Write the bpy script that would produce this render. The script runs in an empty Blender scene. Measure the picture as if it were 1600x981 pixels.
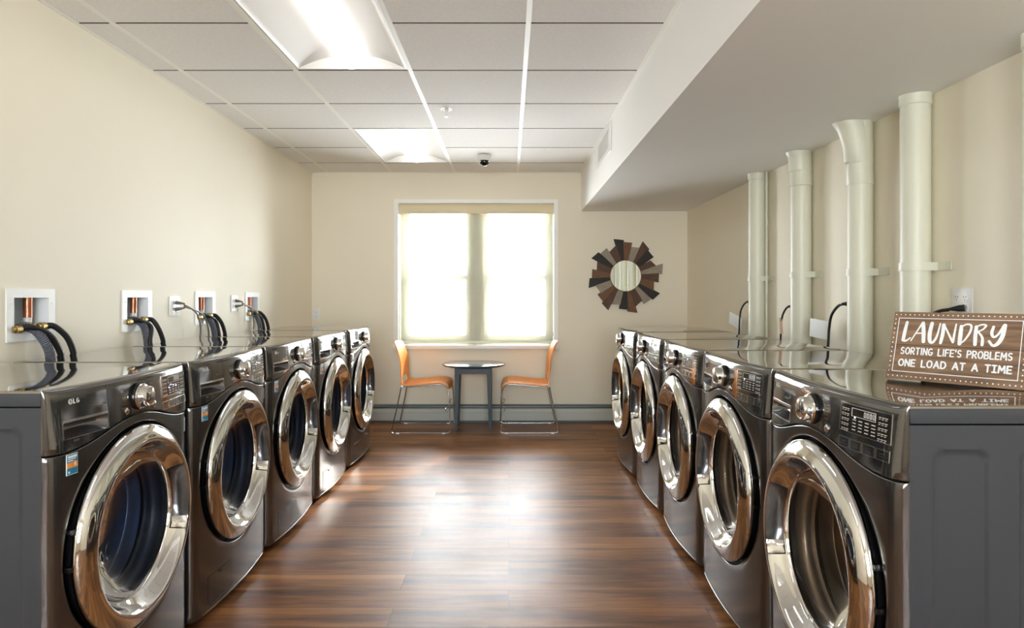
import bpy, bmesh, math, random
from mathutils import Vector, Matrix
random.seed(7)
PI = math.pi
SC = bpy.context.scene
COL = SC.collection

# ---------------------------------------------------------------- camera, world, exposure
cam = bpy.data.cameras.new('camera'); camo = bpy.data.objects.new('camera', cam); COL.objects.link(camo)
camo.location = (0, 0, 1.22); camo.rotation_euler = (PI/2, 0, 0)
cam.sensor_width = 36; cam.lens = 1029/1600*36
cam.shift_x = 5/1600; cam.shift_y = -27.5/1600; cam.clip_start = 0.02
SC.camera = camo
SC.view_settings.view_transform = 'Standard'; SC.view_settings.look = 'None'
SC.view_settings.gamma = 1; SC.view_settings.use_curve_mapping = False
SC.view_settings.exposure = 2.1
cy = SC.cycles
cy.max_bounces = 9; cy.diffuse_bounces = 5; cy.glossy_bounces = 5; cy.transmission_bounces = 5; cy.transparent_max_bounces = 12
cy.caustics_reflective = False; cy.caustics_refractive = False; cy.sample_clamp_indirect = 6
cy.use_denoising = True
WORLD = 24.0; LAMP = 1.25
w = bpy.data.worlds.new('World'); SC.world = w; w.use_nodes = True
bg = w.node_tree.nodes['Background']; bg.inputs[0].default_value = (0.95, 0.975, 1.0, 1); bg.inputs[1].default_value = WORLD
pl = bpy.data.lights.new('window_portal', 'AREA'); pl.shape = 'RECTANGLE'; pl.size = 1.75; pl.size_y = 1.6; pl.cycles.is_portal = True
plo = bpy.data.objects.new('window_portal', pl); COL.objects.link(plo); plo.location = (-.32, 6.86, 1.46); plo.rotation_euler = (-PI/2, 0, 0)
pl2 = pl.copy(); pl2.size = 2.5; pl2.size_y = 1.7; plo2 = bpy.data.objects.new('window_portal', pl2); COL.objects.link(plo2); plo2.location = (-.1, -2.86, 1.45); plo2.rotation_euler = (PI/2, 0, 0)  # second portal serves the added window behind the camera

sun = bpy.data.lights.new('sun', 'SUN'); sun.energy = 9; sun.angle = .012; sun.color = (1, .93, .85)
suno = bpy.data.objects.new('sun', sun); COL.objects.link(suno); suno.location = (3, 12, 5)
suno.rotation_euler = Vector((-.48, -1, -.546)).to_track_quat('-Z', 'Y').to_euler()

# ---------------------------------------------------------------- materials
def lin(c): return tuple(((v/255)/12.92 if v/255 <= .04045 else ((v/255+.055)/1.055)**2.4) for v in c) + (1,)
class NT:
    def __init__(s, name):
        s.m = bpy.data.materials.new(name); s.m.use_nodes = True; s.t = s.m.node_tree
        s.b = s.t.nodes['Principled BSDF']; s.out = s.t.nodes['Material Output']
    def n(s, typ, **kw):
        nd = s.t.nodes.new(typ)
        for k, v in kw.items(): setattr(nd, k, v)
        return nd
    def l(s, a, b): s.t.links.new(a, b)
    def coords(s, scale=(1, 1, 1), loc=(0, 0, 0)):
        tc = s.n('ShaderNodeTexCoord'); mp = s.n('ShaderNodeMapping'); mp.inputs['Scale'].default_value = scale; mp.inputs['Location'].default_value = loc
        s.l(tc.outputs['Object'], mp.inputs[0]); return mp.outputs[0]
    def noise(s, vec, scale, detail=3, rough=.5):
        nd = s.n('ShaderNodeTexNoise'); nd.inputs['Scale'].default_value = scale; nd.inputs['Detail'].default_value = detail; nd.inputs['Roughness'].default_value = rough
        s.l(vec, nd.inputs['Vector']); return nd
    def ramp(s, fac, stops):
        r = s.n('ShaderNodeValToRGB'); e = r.color_ramp.elements
        while len(e) < len(stops): e.new(.5)
        for el, (p, c) in zip(e, stops): el.position = p; el.color = c
        s.l(fac, r.inputs[0]); return r.outputs[0]
    def bump(s, h, strength, dist=.01):
        b = s.n('ShaderNodeBump'); b.inputs['Strength'].default_value = strength; b.inputs['Distance'].default_value = dist
        s.l(h, b.inputs['Height']); s.l(b.outputs[0], s.b.inputs['Normal'])
def simple(name, rgb, rough=.5, metal=0, bump=None, var=None, coat=0, spec=None, aniso=0):
    t = NT(name); c = lin(rgb)
    t.b.inputs['Base Color'].default_value = c; t.b.inputs['Roughness'].default_value = rough; t.b.inputs['Metallic'].default_value = metal
    if coat: t.b.inputs['Coat Weight'].default_value = coat; t.b.inputs['Coat Roughness'].default_value = .04
    if spec is not None: t.b.inputs['Specular IOR Level'].default_value = spec
    if var:
        v = t.noise(t.coords(), var[0], 4); d = var[1]
        t.l(t.ramp(v.outputs['Fac'], [(.3, tuple(x*(1-d) for x in c[:3])+(1,)), (.7, tuple(min(1, x*(1+d)) for x in c[:3])+(1,))]), t.b.inputs['Base Color'])
    if bump:
        v = t.noise(t.coords(), bump[0], 5); t.bump(v.outputs['Fac'], bump[1], bump[2] if len(bump) > 2 else .002)
    return t.m
def emission(name, rgb, s):
    t = NT(name); t.b.inputs['Base Color'].default_value = lin(rgb); t.b.inputs['Emission Color'].default_value = lin(rgb); t.b.inputs['Emission Strength'].default_value = s
    return t.m
def clear(name, tint, ior=1.5, rough=.02):
    t = NT(name); tr = t.n('ShaderNodeBsdfTransparent'); tr.inputs[0].default_value = lin(tint)
    gl = t.n('ShaderNodeBsdfGlossy'); gl.inputs['Roughness'].default_value = rough
    fr = t.n('ShaderNodeFresnel'); fr.inputs[0].default_value = ior
    mx = t.n('ShaderNodeMixShader'); t.l(fr.outputs[0], mx.inputs[0]); t.l(tr.outputs[0], mx.inputs[1]); t.l(gl.outputs[0], mx.inputs[2])
    t.l(mx.outputs[0], t.out.inputs[0]); return t.m

WALL = simple('cream_wall_paint', (241, 233, 213), .6, bump=(180, .08), var=(1.2, .012))
SOFFIT = simple('white_soffit_paint', (241, 240, 238), .6, bump=(160, .06))
TILE = simple('ceiling_tile_board', (238, 235, 231), .85, bump=(330, .5, .003), var=(60, .03))
SHADEDGE = simple('shaded_tile_edge', (122, 110, 96), .9, var=(60, .08))  # darker tone paints in the shade of the gaps between tile rows
GRID = simple('painted_ceiling_grid', (246, 244, 236), .5, var=(3, .01))
WHITE = simple('white_paint', (246, 245, 240), .4, var=(6, .01))
WPLAS = simple('white_plastic', (236, 236, 234), .35, var=(20, .01))
GPLAS = simple('grey_plastic', (120, 122, 124), .4, var=(20, .03))
PIPEM = simple('pale_green_pipe_paint', (222, 221, 203), .42, bump=(40, .05, .004), var=(4, .015))
BLACK = simple('black_rubber', (18, 18, 20), .5, var=(30, .1))
BLKGL = simple('black_gloss_plastic', (14, 14, 16), .12, var=(30, .1))
GREYHOSE = simple('grey_corrugated_hose', (96, 98, 108), .5, var=(40, .05))
FRAMEM = simple('grey_window_frame', (190, 193, 186), .45, var=(6, .02))
COPPER = simple('copper', (186, 122, 96), .3, 1, var=(30, .08))
BRASS = simple('brass', (176, 150, 96), .32, 1, var=(30, .1))
CHROME = simple('chrome', (226, 226, 224), .045, 1, var=(3, .01))
CHROME2 = simple('brushed_chrome', (205, 205, 203), .16, 1, var=(8, .03))
SIDE = simple('dark_grey_cabinet_paint', (60, 63, 69), .36, .25, var=(5, .02))
LID = simple('glossy_graphite_lid', (158, 151, 142), .05, 1, var=(3, .02))
def brushed(name, rgb, rough):
    t = NT(name); c = lin(rgb); t.b.inputs['Metallic'].default_value = .92
    v = t.noise(t.coords((6, 6, 420)), 1, 3)
    t.l(t.ramp(v.outputs['Fac'], [(.3, tuple(x*.93 for x in c[:3])+(1,)), (.7, tuple(x*1.06 for x in c[:3])+(1,))]), t.b.inputs['Base Color'])
    t.b.inputs['Roughness'].default_value = rough
    t.bump(v.outputs['Fac'], .02, .001); return t.m
GRAPH = brushed('graphite_steel', (118, 117, 116), .18)
PANELM = brushed('graphite_steel_panel', (118, 117, 116), .09)
DARKM = simple('dark_chrome_pocket', (120, 120, 124), .2, .9, var=(10, .05))
MARK = simple('pale_print', (205, 205, 200), .5, var=(50, .02))
DISPM = simple('dark_display_glass', (46, 42, 38), .10, .3, var=(50, .05))
LEDM = emission('lit_led', (214, 214, 255), 2.0)
DRUMW = simple('blue_steel_drum', (150, 166, 196), .3, .6, var=(14, .1))
DRUMD = simple('warm_steel_drum', (150, 142, 134), .32, .6, var=(14, .1))
GASKW = simple('grey_door_gasket', (52, 56, 64), .4, var=(20, .05))
GLASSW = clear('blue_tinted_door_glass', (212, 220, 236), 1.22)
GLASSD = clear('smoke_tinted_door_glass', (226, 218, 208), 1.22)
WGLASS = clear('window_glass', (250, 252, 252))
ORANGE = simple('orange_seat_plastic', (242, 148, 28), .36, var=(5, .03), coat=.05)
SLATE = simple('slate_blue_paint', (46, 62, 72), .4, var=(9, .06), bump=(60, .05))
SLATETOP = simple('slate_blue_satin_top', (52, 70, 78), .2, var=(9, .06), coat=.5)
HEATL = simple('heater_grey_enamel', (196, 200, 192), .4, var=(5, .02))
HEATD = simple('heater_slate_enamel', (92, 104, 110), .4, var=(5, .03))
STKB = simple('blue_sticker', (28, 128, 168), .4, var=(40, .02)); STKO = simple('orange_sticker', (240, 158, 74), .4, var=(40, .02)); STKW = simple('white_sticker', (232, 238, 240), .4, var=(40, .01))
PAPER = simple('white_paper_tag', (238, 240, 240), .7, var=(30, .01))
PINK = simple('tan_paper_tag', (214, 176, 146), .7, var=(30, .04))
CAMG = simple('black_dome_glass', (10, 9, 9), .05, var=(10, .05))
SIGNW = simple('white_sign_paint', (236, 238, 240), .6, var=(90, .03))
MIRR = simple('mirror_silver', (240, 240, 236), .01, 1, var=(2, .002))
LAMPM = emission('lit_lamp_lens', (255, 255, 255), LAMP)
REFL = simple('white_lamp_reflector', (214, 211, 206), .45, var=(5, .01))
def wood(name, c0, c1, c2, sc, rough=.5, axis=0, bump=.15):
    t = NT(name); s = [sc*14]*3; s[axis] = sc
    v = t.coords(tuple(s)); a = t.noise(v, 1, 5, .62)
    t.l(t.ramp(a.outputs['Fac'], [(.28, lin(c0)), (.5, lin(c1)), (.72, lin(c2))]), t.b.inputs['Base Color'])
    t.b.inputs['Roughness'].default_value = rough; t.bump(a.outputs['Fac'], bump, .002); return t.m
SIGNB = wood('brown_sign_board', (92, 68, 50), (128, 100, 76), (150, 120, 94), 6, .55)
SL_DK = wood('dark_slat_wood', (17, 13, 10), (29, 22, 17), (42, 32, 25), 12, .6)
SL_BR = wood('brown_slat_wood', (58, 36, 22), (84, 55, 35), (108, 75, 50), 12, .6)
SL_TN = wood('tan_slat_wood', (76, 47, 24), (110, 74, 42), (138, 98, 60), 16, .6)
SL_GR = wood('weathered_grey_slat_wood', (118, 106, 94), (150, 138, 122), (178, 166, 150), 16, .6)
def floor_mat():
    t = NT('walnut_plank_floor')
    v = t.coords()
    br = t.n('ShaderNodeTexBrick'); br.offset = .37; br.inputs['Scale'].default_value = 1
    br.inputs['Brick Width'].default_value = 1.22; br.inputs['Row Height'].default_value = .152; br.inputs['Mortar Size'].default_value = .0012
    br.inputs['Color1'].default_value = (0, 0, 0, 1); br.inputs['Color2'].default_value = (1, 1, 1, 1); br.inputs['Mortar'].default_value = (.5, .5, .5, 1); br.inputs['Bias'].default_value = 0
    t.l(v, br.inputs['Vector'])
    # grain offset per plank
    sx = t.n('ShaderNodeSeparateXYZ'); t.l(v, sx.inputs[0])
    rnd = t.n('ShaderNodeMath', operation='MULTIPLY'); rnd.inputs[1].default_value = 37.0; t.l(br.outputs['Color'], rnd.inputs[0])
    cb = t.n('ShaderNodeCombineXYZ'); t.l(sx.outputs[0], cb.inputs[0]); t.l(sx.outputs[1], cb.inputs[1]); t.l(rnd.outputs[0], cb.inputs[2])
    mp = t.n('ShaderNodeMapping'); mp.inputs['Scale'].default_value = (1.1, 10, 1); t.l(cb.outputs[0], mp.inputs[0])
    g = t.noise(mp.outputs[0], 1, 6, .6)
    mp2 = t.n('ShaderNodeMapping'); mp2.inputs['Scale'].default_value = (6, 110, 1); t.l(cb.outputs[0], mp2.inputs[0])
    g2 = t.noise(mp2.outputs[0], 1, 3, .6)
    ad = t.n('ShaderNodeMix'); ad.data_type = 'FLOAT'; ad.inputs[0].default_value = .22; t.l(g.outputs['Fac'], ad.inputs[2]); t.l(g2.outputs['Fac'], ad.inputs[3])
    pm = t.n('ShaderNodeMath', operation='MULTIPLY_ADD'); pm.inputs[1].default_value = .16; pm.inputs[2].default_value = -.08; t.l(br.outputs['Color'], pm.inputs[0])
    sm = t.n('ShaderNodeMath', operation='ADD'); t.l(ad.outputs[0], sm.inputs[0]); t.l(pm.outputs[0], sm.inputs[1])
    c = t.ramp(sm.outputs[0], [(.30, lin((58, 35, 18))), (.43, lin((107, 67, 36))), (.54, lin((140, 92, 50))), (.72, lin((172, 121, 73)))])
    mm = t.n('ShaderNodeMix'); mm.data_type = 'RGBA'; t.l(br.outputs['Fac'], mm.inputs[0]); t.l(c, mm.inputs[6]); mm.inputs[7].default_value = lin((50, 30, 20))
    t.l(mm.outputs[2], t.b.inputs['Base Color'])
    rr = t.noise(t.coords((3, 3, 3)), 1, 4); mr = t.n('ShaderNodeMapRange'); mr.inputs[3].default_value = .34; mr.inputs[4].default_value = .48; t.l(rr.outputs['Fac'], mr.inputs[0]); t.l(mr.outputs[0], t.b.inputs['Roughness'])
    t.b.inputs['Specular IOR Level'].default_value = .38
    t.bump(g2.outputs['Fac'], .12, .0015); return t.m
FLOORM = floor_mat()
def shade_mat():
    t = NT('translucent_shade_cloth')
    tr = t.n('ShaderNodeBsdfTransparent'); tr.inputs[0].default_value = (1, 1, 1, 1)
    df = t.n('ShaderNodeBsdfDiffuse'); tl = t.n('ShaderNodeBsdfTranslucent')
    c = lin((206, 205, 188)); df.inputs[0].default_value = c; tl.inputs[0].default_value = c
    a = t.n('ShaderNodeMixShader'); a.inputs[0].default_value = .004; t.l(df.outputs[0], a.inputs[1]); t.l(tl.outputs[0], a.inputs[2])
    wv = t.noise(t.coords((900, 1, 900)), 1, 1); mr = t.n('ShaderNodeMapRange'); mr.inputs[3].default_value = .70; mr.inputs[4].default_value = .80; t.l(wv.outputs['Fac'], mr.inputs[0])
    b = t.n('ShaderNodeMixShader'); t.l(mr.outputs[0], b.inputs[0]); t.l(tr.outputs[0], b.inputs[1]); t.l(a.outputs[0], b.inputs[2])
    t.l(b.outputs[0], t.out.inputs[0]); return t.m
SHADEM = shade_mat()

# ---------------------------------------------------------------- mesh helpers
class MB:
    def __init__(s): s.v = []; s.f = []; s.mi = []; s.cur = 0; s.mats = []
    def m(s, mat):
        if mat not in s.mats: s.mats.append(mat)
        s.cur = s.mats.index(mat); return s
    def add(s, vs, fs):
        b = len(s.v); s.v += [tuple(v) for v in vs]
        for f in fs: s.f.append(tuple(b+i for i in f)); s.mi.append(s.cur)
        return s
    def box(s, c, d, bev=0, M=None):
        bm = bmesh.new(); bmesh.ops.create_cube(bm, size=1)
        bmesh.ops.scale(bm, vec=d, verts=bm.verts)
        if bev: bmesh.ops.bevel(bm, geom=bm.edges[:], offset=bev, segments=2, profile=.6, affect='EDGES')
        bm.verts.index_update(); c = Vector(c)
        vs = [(M @ v.co if M else v.co)+c for v in bm.verts]; fs = [[v.index for v in f.verts] for f in bm.faces]
        bm.free(); return s.add(vs, fs)
    def bx(s, x0, x1, y0, y1, z0, z1, bev=0):
        return s.box(((x0+x1)/2, (y0+y1)/2, (z0+z1)/2), (abs(x1-x0), abs(y1-y0), abs(z1-z0)), bev)
    def grid(s, P):
        n, k = len(P), len(P[0]); vs = [p for r in P for p in r]
        return s.add(vs, [(i*k+j, i*k+j+1, (i+1)*k+j+1, (i+1)*k+j) for i in range(n-1) for j in range(k-1)])
    def lathe(s, prof, O=(0, 0, 0), ax='z', seg=48, a0=0, a1=2*PI, caps=True):
        O = Vector(O); full = abs(a1-a0-2*PI) < 1e-6; n = seg if full else seg+1; vs = []
        for r, h in prof:
            for k in range(n):
                a = a0+(a1-a0)*k/seg; c, q = r*math.cos(a), r*math.sin(a)
                p = {'z': (c, q, h), 'x': (h, c, q), 'y': (c, h, q)}[ax]
                vs.append(O+Vector(p))
        fs = []
        for i in range(len(prof)-1):
            for k in range(seg):
                j = (k+1) % n
                fs.append((i*n+k, i*n+j, (i+1)*n+j, (i+1)*n+k))
        if caps and full:
            for i in (0, len(prof)-1):
                if prof[i][0] > 1e-5: fs.append(tuple(i*n+k for k in range(n)))
        return s.add(vs, fs)
    def tube(s, pts, r, seg=10, smooth=0, closed=False, rf=None):
        P = [Vector(p) for p in pts]
        if smooth: P = catmull(P, smooth)
        n = len(P); vs = []; up = Vector((.13, .31, .94))
        for i, p in enumerate(P):
            if closed: t = (P[(i+1) % n]-P[i-1]).normalized()
            else: t = (P[min(i+1, n-1)]-P[max(i-1, 0)]).normalized()
            if i == 0:
                a = t.cross(up)
                if a.length < .05: a = t.cross(Vector((1, 0, 0)))
                a.normalize()
            else: a = (a-t*a.dot(t)).normalized()
            b = t.cross(a); rr = r*(rf(i/(n-1)) if rf else 1)
            for k in range(seg):
                q = 2*PI*k/seg; vs.append(p+a*math.cos(q)*rr+b*math.sin(q)*rr)
        fs = []
        for i in range(n if closed else n-1):
            i2 = (i+1) % n
            for k in range(seg): fs.append((i*seg+k, i*seg+(k+1) % seg, i2*seg+(k+1) % seg, i2*seg+k))
        if not closed: fs += [tuple(range(seg))[::-1], tuple((n-1)*seg+k for k in range(seg))]
        return s.add(vs, fs)
    def prism(s, poly, ext, fn):
        """poly: list of 2d points; ext: (h0,h1); fn(a,b,h)->xyz"""
        n = len(poly); vs = [fn(a, b, ext[0]) for a, b in poly]+[fn(a, b, ext[1]) for a, b in poly]
        return s.add(vs, [tuple(range(n))[::-1], tuple(range(n, 2*n))]+[(i, (i+1) % n, n+(i+1) % n, n+i) for i in range(n)])
    def build(s, name, mat=None, parent=None, ang=35, loc=None, fix=True):
        me = bpy.data.meshes.new(name); me.from_pydata(s.v, [], s.f)
        mats = s.mats or [mat]
        for m in mats: me.materials.append(m)
        if s.mats: me.polygons.foreach_set('material_index', s.mi)
        bm = bmesh.new(); bm.from_mesh(me); bmesh.ops.remove_doubles(bm, verts=bm.verts, dist=1e-5)
        if fix: bmesh.ops.recalc_face_normals(bm, faces=bm.faces)
        bm.to_mesh(me); bm.free()
        me.polygons.foreach_set('use_smooth', [True]*len(me.polygons)); me.set_sharp_from_angle(angle=math.radians(ang))
        o = bpy.data.objects.new(name, me); COL.objects.link(o)
        if parent: o.parent = parent
        if loc: o.location = loc
        return o
def catmull(P, k):
    out = []; n = len(P)
    for i in range(n-1):
        p0, p1, p2, p3 = P[max(i-1, 0)], P[i], P[i+1], P[min(i+2, n-1)]
        for j in range(k):
            t = j/k
            out.append(.5*((2*p1)+(p2-p0)*t+(2*p0-5*p1+4*p2-p3)*t*t+(3*p1-p0-3*p2+p3)*t**3))
    out.append(P[-1]); return out
def tag(o, label, cat, group=None):
    o['label'] = label; o['category'] = cat
    if group: o['group'] = group
    return o
def thing(name, label, cat, loc=(0, 0, 0), rz=0, group=None):
    o = bpy.data.objects.new(name, None); COL.objects.link(o); o.location = loc; o.rotation_euler = (0, 0, rz); o.empty_display_size = .1
    return tag(o, label, cat, group)
def struct(o): o['kind'] = 'structure'; return o
def copy_tree(o, parent=None):
    c = o.copy(); COL.objects.link(c)
    if parent: c.parent = parent
    for ch in list(o.children): copy_tree(ch, c)
    return c

# ---------------------------------------------------------------- room shell
XL, XR, YB, YN, ZC = -1.927, 1.745, 6.44, -2.6, 2.43
SX, SZ = .707, 2.052
def slab_with_holes(fn, u0, u1, v0, v1, t, holes):
    us = sorted({u0, u1, *[h[0] for h in holes], *[h[1] for h in holes]}); vs = sorted({v0, v1, *[h[2] for h in holes], *[h[3] for h in holes]})
    mb = MB(); nu, nv = len(us)-1, len(vs)-1
    def solid(i, j):
        if not (0 <= i < nu and 0 <= j < nv): return False
        a, b = (us[i]+us[i+1])/2, (vs[j]+vs[j+1])/2
        return not any(h[0] < a < h[1] and h[2] < b < h[3] for h in holes)
    for i in range(nu):
        for j in range(nv):
            if not solid(i, j): continue
            a0, a1, b0, b1 = us[i], us[i+1], vs[j], vs[j+1]
            for h in (0, t): mb.add([fn(a0, b0, h), fn(a1, b0, h), fn(a1, b1, h), fn(a0, b1, h)], [(0, 1, 2, 3)])
            for (di, dj, e) in ((-1, 0, ((a0, b0), (a0, b1))), (1, 0, ((a1, b0), (a1, b1))), (0, -1, ((a0, b0), (a1, b0))), (0, 1, ((a0, b1), (a1, b1)))):
                if not solid(i+di, j+dj): mb.add([fn(*e[0], 0), fn(*e[1], 0), fn(*e[1], t), fn(*e[0], t)], [(0, 1, 2, 3)])
    return mb
mb = MB(); mb.bx(XL-.2, XR+.2, YN-.2, YB+.2, -.1, 0); struct(mb.build('floor', FLOORM))
BOXY = [2.655, 3.412, 4.175, 4.942]
lh = [(y-.098, y+.098, 1.082, 1.215) for y in BOXY]
mb = slab_with_holes(lambda u, v, h: (XL-h, u, v), YN-.2, YB+.15, 0, 2.7, .2, lh)
mb.bx(XL-.24, XL-.2, YN-.2, YB+.15, 0, 2.7); struct(mb.build('wall_left', WALL))
struct(slab_with_holes(lambda u, v, h: (XR+h, u, v), YN-.2, YB+.15, 0, 2.7, .2, []).build('wall_right', WALL))
WX0, WX1, WZ0, WZ1 = -1.118, .478, .742, 2.165
struct(slab_with_holes(lambda u, v, h: (u, YB+h, v), XL, XR, 0, 2.7, .32, [(WX0, WX1, WZ0, WZ1)]).build('wall_back', WALL))
struct(slab_with_holes(lambda u, v, h: (u, YN-h, v), XL, XR, 0, 2.7, .2, [(-1.3, 1.1, .65, 2.25)]).build('wall_front', WALL))  # opening holds the added fill window, out of view
# ceiling: lay-in tiles, exposed grid, soffit
TX = [-1.758, -1.143, -.528, .087]; CX = [XL]+TX+[SX]
CY = [YN]+[2.92+.61*k for k in range(-9, 6)]+[YB]
FIX = [(2.31, 3.53), (4.75, 5.97), (-.13, 1.09), (-2.57, -1.35)]
mb = MB()
for i in range(len(CX)-1):
    for j in range(len(CY)-1):
        if CY[j+1]-CY[j] < .05: continue
        if i == 2 and any(a-.01 < CY[j] and CY[j+1] < b+.01 for a, b in FIX): continue
        g = .011
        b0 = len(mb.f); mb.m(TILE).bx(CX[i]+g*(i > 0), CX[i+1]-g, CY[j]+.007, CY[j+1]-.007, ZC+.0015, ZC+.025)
        mb.m(SHADEDGE)  # cross-gap faces take the painted shadow-line tone
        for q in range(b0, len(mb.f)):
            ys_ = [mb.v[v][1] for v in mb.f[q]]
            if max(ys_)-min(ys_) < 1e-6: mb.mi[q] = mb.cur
mb.m(TILE).bx(XL-.2, SX+.1, YN-.2, YB+.2, 2.66, 2.7)
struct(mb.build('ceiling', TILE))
mb = MB()
for x in TX: mb.bx(x-.012, x+.012, YN, YB, ZC, ZC+.03)
for y in CY[1:-1]:
    for i in range(len(CX)-1):
        if i == 2 and any(a+.1 < y < b-.1 for a, b in FIX): continue
        mb.bx(CX[i]+.012*(i > 0), CX[i+1]-.012, y-.012, y+.012, ZC+.0245, ZC+.03)
mb.bx(XL, XL+.018, YN, YB, ZC-.001, ZC+.02); mb.bx(SX-.02, SX, YN, YB, ZC-.001, ZC+.02); mb.bx(XL, SX, YB-.018, YB, ZC-.001, ZC+.02)
struct(mb.build('trim_1', GRID))
mb = MB(); mb.bx(SX, XR+.1, YN-.1, YB+.1, SZ, 2.7); struct(mb.build('soffit', SOFFIT))

# window: sill, drywall bead, frame with two double-hung units, glass, roller shade
mb = MB(); mb.bx(WX0-.012, WX1+.012, YB-.035, YB+.17, WZ0-.037, WZ0+.004, .006); struct(mb.build('trim_2', WHITE))
mb = MB()
b = .036
mb.bx(WX0-.004, WX0+b, YB-.004, YB+.16, WZ0, WZ1+.004); mb.bx(WX1-b, WX1+.004, YB-.004, YB+.16, WZ0, WZ1+.004); mb.bx(WX0+b, WX1-b, YB-.004, YB+.16, WZ1-b+.004, WZ1+.004)
struct(mb.build('trim_3', WHITE))
wf = MB(); YF = YB+.16
ix0, ix1 = WX0+b-.03, WX1-b+.03
zb, zt, zm = WZ0, WZ1, 1.405
wf.bx(ix0, ix0+.07, YF, YF+.1, zb, zt); wf.bx(ix1-.07, ix1, YF, YF+.1, zb, zt); wf.bx(ix0, ix1, YF, YF+.1, zb, zb+.055); wf.bx(ix0, ix1, YF, YF+.1, zt-.06, zt)
cm = -.322
wf.bx(cm-.075, cm+.075, YF-.01, YF+.1, zb, zt)
panes = []
for a, c in ((ix0+.07, cm-.075), (cm+.075, ix1-.07)):
    for (z0, z1, y, r) in ((zb+.055, zm+.03, YF+.015, .035), (zm-.02, zt-.06, YF+.055, .03)):
        wf.bx(a, a+r, y, y+.035, z0, z1, .003); wf.bx(c-r, c, y, y+.035, z0, z1, .003); wf.bx(a+r, c-r, y, y+.035, z0, z0+r, .003); wf.bx(a+r, c-r, y, y+.035, z1-r, z1, .003)
        panes.append((a+r, c-r, y+.015, z0+r, z1-r))
wo = struct(wf.build('window_1', FRAMEM))
for a, c, y, z0, z1 in panes:
    mb = MB(); mb.bx(a, c, y, y+.006, z0, z1); mb.build('window_pane', WGLASS, wo)
SHX0, SHX1 = -1.074, .437
rs = thing('roller_shade', 'translucent off-white roller shade pulled down over the bright window', 'shade', (-.32, YB+.11, WZ0+.01))
def rel(o): return o.location
def loc_build(mb, name, mat, root, **k):
    L = root.location; mb.v = [(x-L.x, y-L.y, z-L.z) for x, y, z in mb.v]; return mb.build(name, mat, root, **k)
mb = MB(); mb.grid([[(SHX0+(SHX1-SHX0)*i/8, YB+.1245, WZ0+.03), (SHX0+(SHX1-SHX0)*i/8, YB+.1245, 2.06)] for i in range(9)]); loc_build(mb, 'shade_cloth', SHADEM, rs)
mb = MB(); mb.bx(SHX0-.012, SHX1+.012, YB+.05, YB+.15, 2.035, 2.138, .006); loc_build(mb, 'cassette', simple('cream_shade_cassette', (226, 213, 178), .5, var=(4, .02)), rs)
mb = MB(); mb.bx(SHX0, SHX1, YB+.118, YB+.131, WZ0+.012, WZ0+.036, .004); loc_build(mb, 'hem_bar', simple('cream_hem_bar', (226, 224, 206), .5, var=(4, .02)), rs)
mb = MB()
for k in (0, .012): mb.tube([(SHX1+.006, YB+.08+k, 2.05), (SHX1+.006, YB+.08+k, .86)], .0012, 6)
mb.box((SHX1+.006, YB+.086, .845), (.008, .02, .04), .003); loc_build(mb, 'pull_chain', GPLAS, rs)

# added, unseen window with shade cloth behind the camera, to brighten the room
mb = MB(); FX0, FX1, FZ0, FZ1, FY = -1.3, 1.1, .65, 2.25, YN-.16
for a, c in ((FX0, FX0+.06), (-.16, -.04), (FX1-.06, FX1)): mb.bx(a, c, FY, FY+.06, FZ0, FZ1)
for a, c in ((FZ0, FZ0+.06), (1.42, 1.47), (FZ1-.06, FZ1)): mb.bx(FX0, FX1, FY+.004, FY+.056, a, c)
w2 = struct(mb.build('added_window', WHITE))
mb = MB(); mb.bx(FX0+.05, FX1-.05, FY+.02, FY+.026, FZ0+.05, FZ1-.05); mb.build('window_pane', WGLASS, w2)
mb = MB(); mb.grid([[(FX0+.01, FY+.09, FZ0+.02), (FX0+.01, FY+.09, FZ1)], [(FX1-.01, FY+.09, FZ0+.02), (FX1-.01, FY+.09, FZ1)]]); mb.build('shade_cloth', SHADEM, w2)

# ---------------------------------------------------------------- ceiling lamps
def troffer(y0, y1, label):
    x0, x1 = -1.143+.012, -.528-.012; cx = (x0+x1)/2; hw = (x1-x0)/2
    t = thing('ceiling_light', label, 'ceiling light', (cx, (y0+y1)/2, ZC), 0, 'recessed ceiling lights')
    hl = (y1-y0)/2-.012
    prof = [(-hw, .003), (-hw+.012, .001), (-hw+.016, .006)]
    for k in range(15):
        q = k/14; prof.append((-hw+.018+(hw-.018-.055)*q, .008+.062*math.sin(q*PI/2)))
    prof = prof+[(-a, h) for a, h in prof[::-1]]
    mb = MB(); mb.grid([[(a, yy, h) for a, h in prof] for yy in (-hl, hl)]); mb.bx(-hw, hw, -hl, hl, .1, .12); mb.build('reflector', REFL, t)
    for sgn in (-1, 1):
        mb = MB(); ar = [(a, h) for a, h in prof]
        mb.prism(ar+[(hw, .001), (-hw, .001)], (sgn*hl, sgn*(hl-.012)), lambda a, b, h: (a, h, b)); mb.build('end_plate', REFL, t)
    mb = MB(); R = .064
    arc = [(R*math.cos(PI+PI*k/20), .060+R*math.sin(PI+PI*k/20)*.98) for k in range(21)]
    ys = [(-hl+.013, .9), (-hl+.016, 1), (hl-.016, 1), (hl-.013, .9)]
    mb.grid([[(a*s, y, .060+(h-.060)*s) for a, h in arc] for y, s in ys])
    for y, s in (ys[0], ys[-1]): mb.add([(a*s, y, .060+(h-.060)*s) for a, h in arc], [tuple(range(21))])
    mb.build('lens', LAMPM, t)
    return t
troffer(*FIX[0], 'recessed ceiling light nearest the camera, cut off by the top of the photo')
troffer(*FIX[1], 'recessed ceiling light near the back wall, left of the dome camera')
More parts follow.
